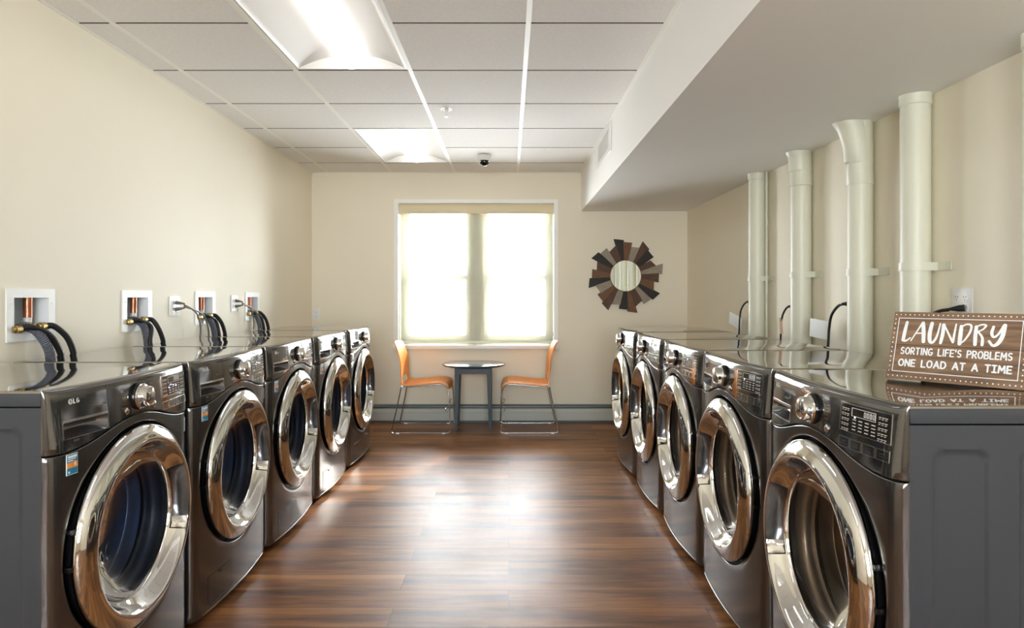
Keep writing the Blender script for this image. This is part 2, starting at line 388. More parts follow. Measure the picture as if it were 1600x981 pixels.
troffer(*FIX[2], 'recessed ceiling light above and behind the camera'); troffer(*FIX[3], 'recessed ceiling light at the front end of the room')

# ---------------------------------------------------------------- washers and dryers
# machine space: u = viewer's right, v = height, d = outward; local x = d, y = u, z = v
HW, TOP, LIDB, BOT, DEP = .350, .983, .944, .030, .635
CV, RH, RO = .530, .3080, .299
def corner(u):
    t = min(1, max(0, (HW-abs(u))/.034)); return math.sqrt(max(0, 1-(1-t)**2))
def D(u): return .026*corner(u)+.024*max(0, 1-(u/.335)**2)
def bell(u): return .5*(1+math.cos(PI*min(1, abs(u)/.31)))
def seam(u): return .815+.052*bell(u)
def K(u, v): return .075*max(0, v-.83)*corner(u)   # the control panel leans back
def E(u): return .022*max(0, 1-(u/.335)**2)
US = sorted({round(x, 5) for x in [-.35, -.3495, -.348, -.3455, -.342, -.337, -.331, -.324, -.316, -.31, -.15]+[.35, .3495, .348, .3455, .342, .337, .331, .324, .316]+[-.30+.03*k for k in range(21)]})
def P0(u): return .853+.023*max(0, bell(u)-.5)
def S(u, v, off=0):  # point on the control panel face
    return (D(u)+.004*corner(u)+off, u, v)
def patch(mb, u0, u1, v0, v1, off, n=6, base=.004):
    us = [u0+(u1-u0)*k/n for k in range(n+1)]
    f = lambda u, v, o: (D(u)+base*corner(u)-(K(u, v) if base else 0)+o, u, v)
    mb.grid([[f(u, v0, off-.003), f(u, v0, off), f(u, v1, off), f(u, v1, off-.003)] for u in us])
    for u in (u0, u1): mb.add([f(u, v0, off-.003), f(u, v0, off), f(u, v1, off), f(u, v1, off-.003)], [(0, 1, 2, 3)])
    return mb
def outline(mb, u0, u1, v0, v1, w, off, base=.004):
    patch(mb, u0, u1, v0, v0+w, off, 6, base); patch(mb, u0, u1, v1-w, v1, off, 6, base)
    patch(mb, u0, u0+w, v0+w, v1-w, off, 1, base); patch(mb, u1-w, u1, v0+w, v1-w, off, 1, base)
STROKES = {}
def make_machine(kind):
    W = kind == 'washer'
    hs = 1 if W else -1                       # side of the door handle
    root = thing('washing_machine' if W else 'clothes_dryer', '', 'washing machine' if W else 'dryer', (0, 0, 0), 0,
                 'graphite washing machines in the left row' if W else 'graphite dryers in the right row')
    # cabinet
    mb = MB(); rects = [(-.175, -.05), (-.365, -.24), (-.555, -.43)]
    def emb(d, z):
        e = 0
        for a, c in rects:
            qx = abs(d-(a+c)/2)-(c-a)/2+.025; qz = abs(z-.505)-.381+.025
            s = math.hypot(max(qx, 0), max(qz, 0))+min(max(qx, qz), 0)-.025
            k = min(1, max(0, (-s)/.008)); e = max(e, k*k*(3-2*k))
        return e*.006
    ds = [-DEP+DEP*k/106 for k in range(107)]; zs = sorted({*[BOT+.012*k for k in range(13)], *[.17+.05*k for k in range(13)], *[.80+.008*k for k in range(18)], LIDB-.004})
    for sg in (-1, 1): mb.grid([[(d, sg*(HW-.002-emb(d, z)), z) for z in zs] for d in ds])
    mb.bx(-DEP-.004, -DEP, -HW+.002, HW-.002, BOT, LIDB-.004); mb.bx(-DEP, 0, -HW+.004, HW-.004, BOT, BOT+.004); mb.bx(-DEP, 0, -HW+.004, HW-.004, LIDB-.008, LIDB-.004)
    mb.build('cabinet', SIDE, root, 30)
    for a in (-.58, -.06):
        for u in (-.29, .29):
            mb = MB(); mb.lathe([(.022, 0), (.024, .004), (.022, .014), (.010, .016), (.010, BOT+.003)], (a, u, 0), 'z', 20); mb.build('foot', BLACK, root)
    # front panel with the round door opening
    angs = sorted({2*PI*k/180 for k in range(180)} | {math.atan2(v-CV, u) % (2*PI) for u in (-HW, HW) for v in (BOT, seam(HW))})
    rings = [0, .1, .22, .36, .5, .62, .72, .8, .86, .91, .95, .975, .99]
    P = []
    for a in angs+[angs[0]]:
        c, s = math.cos(a), math.sin(a); t = 9
        if abs(c) > 1e-6: t = min(t, HW/abs(c))
        if s < -1e-6: t = min(t, (BOT-CV)/s)
        if s > 1e-6:
            lo, hi = .05, min(t, .6)
            if CV+s*hi > seam(c*hi):
                for _ in range(40):
                    m_ = (lo+hi)/2
                    if CV+s*m_ > seam(c*m_): hi = m_
                    else: lo = m_
                t = lo
        row = [(-.004, c*RH, CV+s*RH), (D(c*RH)-.012, c*RH, CV+s*RH), (D(c*RH)-.003, c*(RH+.0008), CV+s*(RH+.0008))]
        for q in rings:
            r = RH+.004+(t-.003-RH-.004)*q; row.append((D(c*r), c*r, CV+s*r))
        u, v = c*t, CV+s*t
        row += [(max(D(u)-.003, 0), u*.999, v-.0005*s), (max(D(u)-.012, 0), u*.999, v-.001)]
        P.append(row)
    mb = MB(); mb.grid(P); mb.build('front_panel', GRAPH, root, 50)
    # control panel
    vr = lambda u: [(seam(u)+.0035, -.02), (seam(u)+.0035, -.006), (seam(u)+.0042, -.002), (seam(u)+.0062, 0), ((seam(u)+.006)*.5+P0(u)*.5, 0), (P0(u), 0), (.868+.007*bell(u), 0), (.883+.002*bell(u), 0), (.897, 0), (.92, 0), (.945, 0), (.962, 0), (.9715, -.0008), (.9775, -.0035), (.9815, -.008), (.983, -.0145)]
    mb = MB(); rows = []
    for u in US:
        e = E(u); r = []
        for v, o in vr(u):
            dd = D(u)+.004*corner(u)-K(u, v)+o*(corner(u) if v > .96 else 1)
            r.append((dd, u, v))
        r.append((min(e+.001, r[-1][0]), u, .983)); r.append((min(e+.001, r[-1][0])-.002, u, .945)); rows.append(r)
    n, k = len(rows), len(rows[0]); fs = []
    for i in range(n-1):
        for j in range(k-1):
            if j in (5, 6, 7) and US[i] > -.3101 and US[i+1] < -.1499: continue
            fs.append((i*k+j, i*k+j+1, (i+1)*k+j+1, (i+1)*k+j))
    panel = (([p for r in rows for p in r], fs))
    # drawer / pocket on the viewer's left
    mb = MB(); G = []
    for i in range(13):
        u = -.31+.16*i/12; r = []
        for j in range(9):
            t = j/8; z = P0(u)+(.897-P0(u))*t
            eu = math.sin(PI*i/12)**.35 if 0 < i < 12 else 0
            dep = .032*eu*(math.sin(PI*min(1, t*.93+.0))**.6 if 0 < j < 8 else 0)
            r.append((D(u)+.004*corner(u)-K(u, z)-dep, u, z))
        G.append(r)
    if W:
        dr = MB(); patch(dr, -.1465, -.1445, seam(-.146)+.006, .972, .0006, 1); dr.build('drawer_joint', BLACK, root)
    mb.grid(G); hp = mb.build('drawer_handle' if W else 'side_pocket', DARKM, root, 60)
    mb = MB(); patch(mb, -.312, -.148, .8955, .9005, .0016, 6); outline(mb, -.313, -.147, P0(-.23)-.0022, .8955, .002, .0008); mb.build('handle_lip', CHROME2, hp)
    # emblem: ring with a stylised face and two letters
    mb = MB(); lu, lv = -.283, .946
    def disc(mb, u, v, r, off, n=20): 
        mb.add([(D(u)+.004-K(u, v)+off, u, v)]+[(D(u+r*math.cos(2*PI*q/n))+.004-K(u, v+r*math.sin(2*PI*q/n))+off, u+r*math.cos(2*PI*q/n), v+r*math.sin(2*PI*q/n)) for q in range(n)], [(0, 1+q, 1+(q+1) % n) for q in range(n)])
    mb.m(MARK); disc(mb, lu, lv, .0072, .0008)
    mb.m(PANELM); mb.m(BLACK)
    patch(mb, lu-.0008, lu+.0006, lv-.0038, lv+.0042, .0014, 1); patch(mb, lu-.0008, lu+.0026, lv-.0042, lv-.003, .0014, 1); patch(mb, lu+.002, lu+.0056, lv-.0002, lv+.0008, .0014, 1); disc(mb, lu-.003, lv+.0026, .001, .0014, 8)
    mb.m(MARK)
    x = lu+.0105
    patch(mb, x, x+.0018, lv-.006, lv+.006, .001, 1); patch(mb, x, x+.0068, lv-.006, lv-.0043, .001, 1)
    x += .009
    for q in range(12):
        a0, a1 = math.radians(50+q*23), math.radians(50+(q+1)*23); c = (x+.005, lv)
        pt = lambda a, r: (D(c[0])+.0052-K(c[0], c[1]+r*math.sin(a)), c[0]+r*math.cos(a)*.85, c[1]+r*math.sin(a))
        mb.add([pt(a0, .0062), pt(a1, .0062), pt(a1, .0045), pt(a0, .0045)], [(0, 1, 2, 3)])
    patch(mb, x+.0055, x+.0105, lv-.001, lv+.0006, .001, 1); patch(mb, x+.009, x+.0105, lv-.0045, lv+.0006, .001, 1)
    mb.build('brand_emblem', MARK, root, fix=True)
    # printed words: small bars as lettering too small to read
    mb = MB(); 
    for (u, v, n_) in ((-.20, .916, 5), (-.165, .921, 2), (-.28, .842, 3)):
        for q in range(n_): patch(mb, u+q*.0065, u+q*.0065+.0045, v, v+.004, .0006, 1)
    for k2 in range(6):
        for sg in (-1, 1):
            for q in range(3): patch(mb, sg*(.062+.004*abs(k2-2.5))+sg*q*.006-.002, sg*(.062+.004*abs(k2-2.5))+sg*q*.006+.002, .892+k2*.011, .8945+k2*.011, .0006, 1)
    legend = mb
    legend.mi = [1]*len(legend.f); legend.mats = [PANELM, simple('grey_print_'+kind, (70, 68, 66), .5, var=(40, .05))]; legend.cur = 0
    legend.add(*panel); cp = legend.build('control_panel', PANELM, root, 40)
    # knob
    d0 = D(0)+.004-K(0, .918)
    mb = MB(); mb.lathe([(.0405, 0), (.0415, .004), (.040, .009), (.036, .010)], (d0-.001, 0, .918), 'x', 40); kb = mb.build('knob', BLKGL, root)
    mb = MB(); mb.lathe([(.037, .0085), (.038, .012), (.036, .015), (.0325, .016), (.032, .018), (.0315, .030), (.0305, .035), (.027, .038), (.025, .0375)], (d0-.001, 0, .918), 'x', 40, caps=False); mb.lathe([(.0255, .0376), (.014, .0402), (0, .041)], (d0-.001, 0, .918), 'x', 40, caps=False); mb.build('knob_cap', CHROME, kb)
    for u, v, r in ((-.066, .8835, .0095), (.082, .881, .010)):
        mb = MB(); mb.lathe([(r+.001, -.002), (r+.001, .002), (r-.001, .0045), (r*.5, .0058), (0, .006)], (D(u)+.004-K(u, v), u, v), 'x', 24); mb.build('round_button', CHROME2, root)
    # display
    u0, u1, v0, v1 = .141, .324, .893, .958
    mb = MB(); mb.m(DISPM); patch(mb, u0, u1, v0, v1, .0012, 12); dp = mb.build('display', DISPM, root)
    mb = MB(); outline(mb, u0-.002, u1+.002, v0-.002, v1+.002, .0022, .002); mb.build('display_rim', CHROME2, dp)
    mb = MB(); mb.m(MARK); outline(mb, u0+.045, u1-.05, v1-.026, v1-.006, .0011, .0018)
    for q in range(5):
        for u in (u0+.006, u1-.04): 
            for e in range(3): patch(mb, u+e*.0105, u+e*.0105+.008, v1-.012-q*.0122, v1-.0105-q*.0122, .0018, 1); patch(mb, u+e*.0105, u+e*.0105+.006, v1-.016-q*.0122, v1-.0148-q*.0122, .0018, 1)
    for q in range(4):
        for e in range(4):
            u = u0+.05+e*.0235; patch(mb, u, u+.013, v1-.035-q*.0078, v1-.033-q*.0078, .0018, 1)
    for e in range(4): outline(mb, u0+.092+e*.0105, u0+.0985+e*.0105, v1-.022, v1-.010, .0012, .0019)
    mb.build('display_print', MARK, dp)
    mb = MB()
    for u, v in ((.190, .918), (.206, .926), (.226, .922), (.246, .919)) if W else ((.20, .93),): disc(mb, u, v, .0022, .0022, 12)
    mb.build('indicator_light', LEDM, dp)
    for q in range(4):
        a = .141+q*.0475
        mb = MB(); mb.m(PANELM); patch(mb, a, a+.040, .853, .876, .0014, 4); mb.m(CHROME2); outline(mb, a-.001, a+.041, .852, .877, .0016, .0018)
        mb.m(BLACK); patch(mb, a+.012, a+.028, .866, .868, .002, 1); patch(mb, a+.010, a+.030, .860, .862, .002, 1)
        mb.build('option_button', PANELM, root)
    # lid
    ol = [(E(u)-.001, u) for u in [HW-.0003, .34, .33, .3, .25, .2, .15, .1, .05, 0, -.05, -.1, -.15, -.2, -.25, -.3, -.33, -.34, -HW+.0003]]
    ol = ol+[(-DEP+.004, -HW), (-DEP, -HW+.004), (-DEP, HW-.004), (-DEP+.004, HW)]
    def ins(p, k): return (p[0]-k if p[0] > -.05 else p[0]+k, p[1]-math.copysign(k, p[1]) if abs(p[1]) > .32 else p[1])
    R3 = []
    for k, z in ((.001, LIDB), (0, LIDB+.003), (0, TOP-.006), (.0015, TOP-.002), (.005, TOP)): R3.append([(*ins(p, k if i not in () else 0), z) for i, p in enumerate(ol)])
    mb = MB(); n = len(ol); fs = [(i*n+j, i*n+(j+1) % n, (i+1)*n+(j+1) % n, (i+1)*n+j) for i in range(4) for j in range(n)]+[tuple(range(n)), tuple(4*n+j for j in range(n))]
    V = [p for r in R3 for p in r]; mb.m(SIDE).add(V, fs[:2*n]+[fs[-2]]); mb.m(LID).add(V, fs[2*n:-2]+[fs[-1]]); mb.build('lid', LID, root, 25)
    # door: chrome ring, glass, groove, handle, hinges
    RP = [(.290, .034), (.2975, .040), (.2995, .048), (.2985, .056), (.294, .0625), (.283, .0705), (.269, .0775), (.258, .0815), (.252, .082), (.2475, .0795), (.2408, .067), (.2325, .053), (.224, .041), (.2175, .036), (.2140, .031), (.2125, .022)]
    def rd(r):
        for (r1, d1), (r0, d0) in zip(RP[8:], RP[9:]):
            if r0 <= r <= r1: return d0+(d1-d0)*(r-r0)/(r1-r0)
    mid = 0 if hs > 0 else PI; NS = 144; A = 11                      # handle recess: segments mid-A .. mid+A
    k0 = (0 if hs > 0 else NS//2)+hs*2
    inh = lambda k: min((k-(k0-A)) % NS, 999) < 2*A
    ja, jb = 9, 13                                                    # profile rows .2475 .. .205
    mb = MB(); n_ = len(RP); V = []
    for r, d in RP:
        for k in range(NS): V.append((d, r*math.cos(2*PI*k/NS), CV+r*math.sin(2*PI*k/NS)))
    mb.add(V, [(i_*NS+k, i_*NS+(k+1) % NS, (i_+1)*NS+(k+1) % NS, (i_+1)*NS+k) for i_ in range(n_-1) for k in range(NS) if not (inh(k) and ja <= i_ < jb)])
    door = mb.build('door', CHROME, root, 60)
    mb = MB(); mb.lathe([(.291, .004), (.2925, .010), (.2925, .038), (.288, .040)], (0, 0, CV), 'x', 96, caps=False); mb.build('door_skirt', BLKGL, door, 60)
    mb = MB(); mb.lathe([(.2125, .024), (.210, .018), (.203, .006), (.191, -.010), (.166, -.028), (.144, -.048), (.11, -.064), (.07, -.073), (.03, -.077), (.001, -.0775)], (0, 0, CV), 'x', 72, caps=False); mb.build('door_glass', GLASSW if W else GLASSD, door, 80, fix=True)
    mb = MB(); mb.lathe([(RH, .001), (.250, .003), (.248, -.02), (RH-.002, -.02)], (0, 0, CV), 'x', 96, caps=False); mb.build('door_groove', BLACK, root)
    PRr = [RP[9], (.2495, .062), (.2490, .044), (.2445, .028), (.2380, .020), (.2300, .020), (.2235, .027), RP[13]]
    mb = MB(); G = []
    for k in range(2*A+1):
        a = 2*PI*(k0-A+k)/NS; e = min(1, 3.2*min(k, 2*A-k)/(2*A))**.6
        row = []
        for q, (r, d) in enumerate(PRr):
            rb = RP[9][0]+(RP[13][0]-RP[9][0])*q/7; db = rd(rb)
            row.append((db+(d-db)*e, (rb+(r-rb)*e)*math.cos(a), CV+(rb+(r-rb)*e)*math.sin(a)))
        G.append(row)
    mb.grid(G); hd = mb.build('handle', DARKM, door, 60)
    mb = MB(); a = 2*PI*(k0-hs*(A-2.2))/NS; G = []
    for k in range(11):
        a2 = a+hs*math.radians(9)*(k/10-.5); en = math.sin(PI*k/10)
        G.append([(rd(r)+.0012+.009*en*e-.012*(k/10)*(0 < e), r*math.cos(a2), CV+r*math.sin(a2)) for r, e in ((.2465, 0), (.242, .5), (.236, 1), (.230, 1), (.224, .5), (.219, 0))])
    mb.grid(G); mb.build('handle_trim', CHROME, hd, 60)
    for q in (-1, 1):
        a = mid+PI+q*math.radians(9)-math.radians(6)*hs
        M = Matrix.Rotation(a, 4, 'X'); mb = MB(); mb.box((.028, .298*math.cos(a), CV+.298*math.sin(a)), (.036, .014, .014), .002, M); mb.build('hinge', BLKGL, root)
    # drum and gasket
    mb = MB(); mb.lathe([(.249, -.012), (.222, -.016), (.214, -.030), (.219, -.045), (.226, -.050), (.218, -.058), (.236, -.075)], (0, 0, CV), 'x', 72, caps=False); mb.build('door_gasket', GASKW if W else DRUMD, root, 70)
    mb = MB(); mb.lathe([(.226, -.072), (.236, -.082), (.238, -.12), (.2355, -.124), (.238, -.128), (.238, -.24), (.2355, -.244), (.238, -.248), (.238, -.36), (.21, -.385), (.12, -.392), (.06, -.380), (.001, -.378)], (0, 0, CV), 'x', 72, caps=False)
    for k in range(3):
        a = 2*PI*k/3+.5
        G = []
        for j in range(9):
            w_ = (j/8-.5)*.36; hgt = .236-.045*math.cos((j/8-.5)*PI)**1.5
            G.append([(x, hgt*math.cos(a+w_), CV+hgt*math.sin(a+w_)) for x in (-.10, -.12, -.34, -.36)])
        mb.grid(G)
    mb.build('drum', DRUMW if W else DRUMD, root, 45)
    if W:
        mb = MB(); mb.m(STKW); patch(mb, -.302, -.2645, .757, .811, .0012, 2, 0); st = mb.build('energy_sticker', STKW, root)
        mb = MB(); mb.m(STKB); patch(mb, -.3005, -.266, .7585, .775, .0018, 2, 0); patch(mb, -.3005, -.266, .789, .8095, .0018, 2, 0)
        mb.m(STKO); patch(mb, -.3005, -.266, .775, .789, .0018, 2, 0)
        u, v, r = -.275, .7835, .0095
        mb.add([(D(u)+.0022, u, v)]+[(D(u)+.0022, u+r*.9*math.cos(2*PI*q/16), v+r*math.sin(2*PI*q/16)) for q in range(16)], [(0, 1+q, 1+(q+1) % 16) for q in range(16)])
        mb.m(STKW); patch(mb, -.298, -.269, .801, .807, .0022, 2, 0); patch(mb, -.298, -.272, .797, .799, .0022, 2, 0); patch(mb, -.298, -.281, .792, .7945, .0022, 2, 0); patch(mb, -.277, -.273, .779, .788, .0026, 1, 0); patch(mb, -.297, -.292, .762, .767, .0022, 1, 0)
        mb.build('sticker_print', STKB, st)
        mb = MB(); patch(mb, .315, .332, .745, .795, .0010, 2, 0); il = mb.build('icon_label', simple('clear_grey_label', (150, 148, 142), .4, var=(30, .02)), root)
        mb = MB()
        for q in range(3): outline(mb, .317, .330, .748+q*.0155, .7605+q*.0155, .0018, .0016, 0); patch(mb, .3215, .3255, .752+q*.0155, .756+q*.0155, .0016, 1, 0)
        mb.build('icon_print', MARK, il)
        mb = MB(); mb.m(GRAPH); patch(mb, -.262, -.092, .062, .165, .0012, 5, 0); mb.m(BLACK); outline(mb, -.264, -.090, .060, .167, .0018, .0009, 0); fc = mb.build('filter_cover', GRAPH, root)
        mb = MB(); patch(mb, -.187, -.167, .150, .160, .0019, 1, 0); mb.build('cover_latch', BLACK, fc)
    mb = MB(); patch(mb, -.30, .30, .036, .0405, .0012, 12, 0); mb.build('kick_strip', CHROME2, root)
    return root
ORD = ['nearest the camera', 'second from the camera', 'third from the camera, in the middle', 'fourth from the camera', 'farthest from the camera, beside the back wall']
def place(proto, pos, rz, labels):
    for i, (x, y) in enumerate(pos):
        o = proto if i == 0 else copy_tree(proto)
        o.location = (x, y, 0); o.rotation_euler = (0, 0, rz); o['label'] = labels[i]
wm = make_machine('washer'); dm = make_machine('dryer')
LXS = [-1.170, -1.166, -1.16, -1.15, -1.14]; RXS = [.868, .867, .866, .863, .856]
place(wm, [(LXS[i], 1.647+.740*i+.35) for i in range(5)], 0, ['graphite front-loading washing machine in the left row, '+s for s in ORD])
place(dm, [(RXS[i], 1.426+.736*i+.35) for i in range(5)], PI,
      ['graphite front-loading dryer in the right row, nearest the camera, under the wooden laundry sign']+['graphite front-loading dryer in the right row, '+s for s in ORD[1:]])

# ---------------------------------------------------------------- left wall: supply boxes, hoses, outlets
WH = ['nearest the camera', 'second from the camera', 'third from the camera', 'farthest from the camera']
def supply_box(y, i):
    t = thing('washer_outlet_box', 'white recessed laundry supply box with copper pipe in the left wall, '+WH[i], 'supply box', (XL, y, 1.146), 0, 'laundry supply boxes')
    mb = slab_with_holes(lambda u, v, h: (.006-h, u, v), -.135, .135, -.104, .104, .006, [(-.097, .097, -.064, .069)]); mb.build('face_plate', WPLAS, t)
    mb = MB(); d = .092; a, c, z0, z1 = -.0975, .0975, -.0638, .0687
    for q in ([(0, a, z0), (-d, a+.02, z0), (-d, a+.02, z1), (0, a, z1)], [(0, c, z0), (-d, c-.02, z0), (-d, c-.02, z1), (0, c, z1)], [(0, a, z0), (0, c, z0), (-d, c-.02, z0), (-d, a+.02, z0)], [(0, a, z1), (0, c, z1), (-d, c-.02, z1), (-d, a+.02, z1)], [(-d, a+.02, z0), (-d, c-.02, z0), (-d, c-.02, z1), (-d, a+.02, z1)]):
        mb.add(q, [(0, 1, 2, 3)])
    mb.build('recess', simple('grey_white_plastic_%d' % i, (224, 226, 228), .4, var=(20, .01)), t)
    mb = MB()
    for u in (-.112, .112): mb.lathe([(.004, .0), (.0045, .002), (.002, .003)], (.006, u, .045), 'x', 12)
    mb.build('cover_screw', WPLAS, t)
    mb = MB(); mb.tube([(-.035, -.000+.03, .069), (-.035, .03, -.012)], .0165, 20); cp = mb.build('copper_pipe', COPPER, t)
    mb = MB(); mb.tube([(-.035, .03, -.010), (-.035, .03, -.030)], .0150, 20); mb.build('pipe_label', WPLAS, cp)
    mb = MB(); mb.tube([(-.035, .03, -.028), (-.035, .03, -.048)], .0125, 16); mb.tube([(-.035, .03, -.044), (-.015, .032, -.047), (.004, .04, -.05)], .0105, 12, 4); mb.lathe([(.013, -.02), (.0155, -.018), (.0155, .0), (.013, .002)], (.012, .0, -.05), 'y', 6); 
    mb.v = [p for p in mb.v]; mb.build('brass_tee', BRASS, t)
    for u, q in ((-.082, 0), (.055, 1)):
        mb = MB(); mb.lathe([(.010, -.028), (.012, -.026), (.012, -.012), (.0165, -.011), (.0165, .012), (.012, .014), (.010, .02)], (.006, u, -.055+.006*q), 'y', 12); mb.build('brass_valve', BRASS, t)
    # hoses
    y0 = y
    yA, yB = (.085, .155) if i == 0 else (.01, .13) if i == 1 else (.055, .14) if i == 2 else (.06, .15)
    X = XL
    def hose(pts, r, nm, mat, lab, grp, rib=False):
        if rib:
            mb = MB(); P = catmull([Vector(p) for p in pts], 40); mb.tube(P, r, 12, 0, rf=lambda q: 1+.09*math.sin(q*len(P)*1.6))
        else: mb = MB().tube(pts, r, 12, 10)
        return tag(mb.build(nm, mat), lab, 'hose', grp)
    z = 1.146
    hose([(X+.008, y-.062, z-.052), (X+.028, y-.03, z-.050), (X+.055, y+.03, z-.085), (X+.068, y+yA-.01, z-.16), (X+.072, y+yA+.005, z-.24), (X+.085, y+yA+.005, .85), (X+.108, y+yA+.005, .81)], .0125, 'supply_hose', BLACK, 'black rubber hose on the left valve of the wall supply box '+WH[i], 'black supply hoses')
    hose([(X+.008, y+.078, z-.049), (X+.026, y+.10, z-.052), (X+.052, y+yB-.015, z-.10), (X+.064, y+yB+.01, z-.17), (X+.070, y+yB+.015, z-.24), (X+.085, y+yB+.015, .85), (X+.108, y+yB+.015, .81)], .0125, 'supply_hose', BLACK, 'black rubber hose on the right valve of the wall supply box '+WH[i], 'black supply hoses')
    hose([(X-.03, y-.045, z-.058), (X+.0, y-.032, z-.046), (X+.035, y-.005, z-.075), (X+.05, y+yA*.4, z-.15), (X+.055, y+yA*.45, z-.25), (X+.085, y+yA*.45, .82), (X+.108, y+yA*.45, .77)], .0175, 'drain_hose', GREYHOSE, 'grey corrugated drain hose hanging from the wall supply box '+WH[i], 'grey drain hoses', True)
for i, y in enumerate(BOXY): supply_box(y, i)
def outlet(loc, rz, label, gangs=1):
    """plate faces local +x"""
    t = thing('wall_outlet', label, 'wall outlet', loc, rz, 'wall outlets')
    mb = MB(); w = .07 if gangs == 1 else .116; mb.box((.003, 0, 0), (.006, w, .114), .002); mb.build('face_plate', WPLAS, t)
    for g in range(gangs):
        for z in (-.02, .02):
            y = 0 if gangs == 1 else (-.023+.046*g)
            mb = MB(); mb.m(WPLAS); mb.lathe([(.0165, .004), (.0165, .008), (.0155, .009), (0, .009)], (0, y, z), 'x', 24); mb.m(BLACK)
            for q in (-.006, .006): mb.box((.0092, y+q, z+.003), (.001, .0018, .008))
            mb.lathe([(.0022, .0088), (.0022, .0097), (0, .0097)], (0, y, z-.008), 'x', 10); mb.build('socket', WPLAS, t)
    return t
outlet((XL, 3.79, 1.165), 0, 'white outlet on the left wall with grey plugs, nearer the camera', 2)
outlet((XL, 4.62, 1.170), 0, 'white outlet on the left wall with grey plugs, farther from the camera', 2)
outlet((-1.882, YB, 1.045), -PI/2, 'small white outlet on the back wall in the far left corner')
outlet((XR, 2.53, 1.195), PI, 'white double outlet on the right wall above the wooden sign', 2)
def cord(pts, r, label, mat, plug_c, plug_dir, tagp=None, tagm=None):
    t = thing('power_cord', label, 'power cord', pts[0], 0, 'appliance power cords')
    L = Vector(pts[0]); mb = MB(); mb.tube([Vector(p)-L for p in pts], r, 8, 10); mb.build('cable', mat, t)
    mb = MB(); mb.tube([Vector(plug_c)-L, Vector(plug_c)-L+Vector(plug_dir)*.018, Vector(plug_c)-L+Vector(plug_dir)*.05], (.010 if mat is not BLACK else .013), 10, rf=lambda q: (1, .95, .35)[round(q*2)]); mb.build('plug', mat, t)
    if tagp:
        mb = MB(); c = Vector(tagp[0])-L; mb.box(c, tagp[1], .0004, Matrix.Rotation(tagp[2], 4, 'X') @ Matrix.Rotation(.25, 4, 'Z')); mb.build('paper_tag', tagm, t)
    return t
CORDG = simple('grey_cord', (112, 110, 104), .5, var=(30, .05))
for (y, z, nm) in ((3.79, 1.165, 'nearer'), (4.62, 1.170, 'farther')):
    for k in (0, 1):
        X = XL+.009; dz = .02-.04*k
        cord([(X+.04, y+.02, z-.0+dz*.25), (X+.052, y+.09, z-.02), (X+.058, y+.15+.07*k, z-.06), (X+.055, y+.19+.10*k, z-.14), (X+.052, y+.185+.13*k, z-.25), (X+.08, y+.19+.12*k, .85), (X+.105, y+.2+.1*k, .80)], .005,
             'grey power cord from the %s plug of the %s outlet on the left wall' % (('upper', 'lower')[k], nm), CORDG, (X, y, z+dz), Vector((.8, .55, -dz*8)).normalized(), ((X+.056, y+.185+.13*k, z-.21), (.001, .05, .035), 0), PAPER)

# ---------------------------------------------------------------- right wall: vent pipes, cords
PX, PR = 1.685, .0560
def pipe(y, label, collar=None, strap=1.34, thin=False):
    t = thing('vent_pipe', label, 'pipe', (PX, y, 0), 0, 'cream painted pipes on the right wall')
    mb = MB(); mb.tube([(0, 0, 0), (0, 0, 1.0), (0, 0, SZ-.0)], PR, 32); mb.build('pipe', PIPEM, t)
    if collar:
        P = []
        for k, (z, r, ox) in enumerate(collar):
            P.append([(ox+r*math.cos(2*PI*q/40), r*math.sin(2*PI*q/40)*(.9 if ox else 1), z+(.35*(ox-.0)*math.cos(2*PI*q/40) if 0 < k < len(collar)-1 else 0)) for q in range(41)])
        mb = MB(); mb.grid(P); mb.build('collar', PIPEM, t)
    if strap:
        poly = []; r0 = PR+.001
        for k in range(25):
            a = PI/2+PI*k/24; poly.append((r0*math.cos(a), r0*math.sin(a)))
        wall = XR-PX-.0005
        ou = [(wall-.004, PR+.06), (wall-.004, PR+.0)]
        path = [Vector((wall-.002, -PR-.085, strap)), Vector((wall-.002, -PR-.004, strap)), Vector((.02, -r0-.001, strap))]+[Vector((-math.sin(PI*k/20)*(r0+.001), -math.cos(PI*k/20)*(r0+.001), strap)) for k in range(21)]+[Vector((.02, r0+.001, strap)), Vector((wall-.002, PR+.004, strap)), Vector((wall-.002, PR+.085, strap))]
        mb = MB(); h = .017; th = .004; n = len(path); vs = []
        for i, p in enumerate(path):
            tt = (path[min(i+1, n-1)]-path[max(i-1, 0)]).normalized(); nn = Vector((-tt.y, tt.x, 0))
            if i in (0, n-1) or i == 1 or i == n-2: pass
            for (o, z) in ((0, -h), (0, h), (th, h), (th, -h)): vs.append(p+nn*(o if nn.x < .1 else -o)*1.0+Vector((0, 0, z)))
        fs = [(i*4+a, i*4+(a+1) % 4, (i+1)*4+(a+1) % 4, (i+1)*4+a) for i in range(n-1) for a in range(4)]+[(0, 1, 2, 3), tuple((n-1)*4+a for a in range(4))]
        mb.add(vs, fs); mb.build('strap', PIPEM, t)
    if thin:
        mb = MB(); mb.tube([(.035, -.075, .3), (.035, -.075, SZ)], .008, 10); mb.build('thin_conduit', PIPEM, t)
    return t
straight = [(SZ-.045, PR+.0005, 0), (SZ-.042, PR+.004, 0), (SZ-.006, PR+.004, 0), (SZ-.0005, PR+.006, 0)]
boot = [(SZ-.20, PR+.0005, 0), (SZ-.196, PR+.004, 0), (SZ-.115, PR+.003, -.001), (SZ-.11, PR+.007, -.002), (SZ-.03, PR+.006, -.008), (SZ-.022, PR+.010, -.012), (SZ-.0005, PR+.013, -.014)]
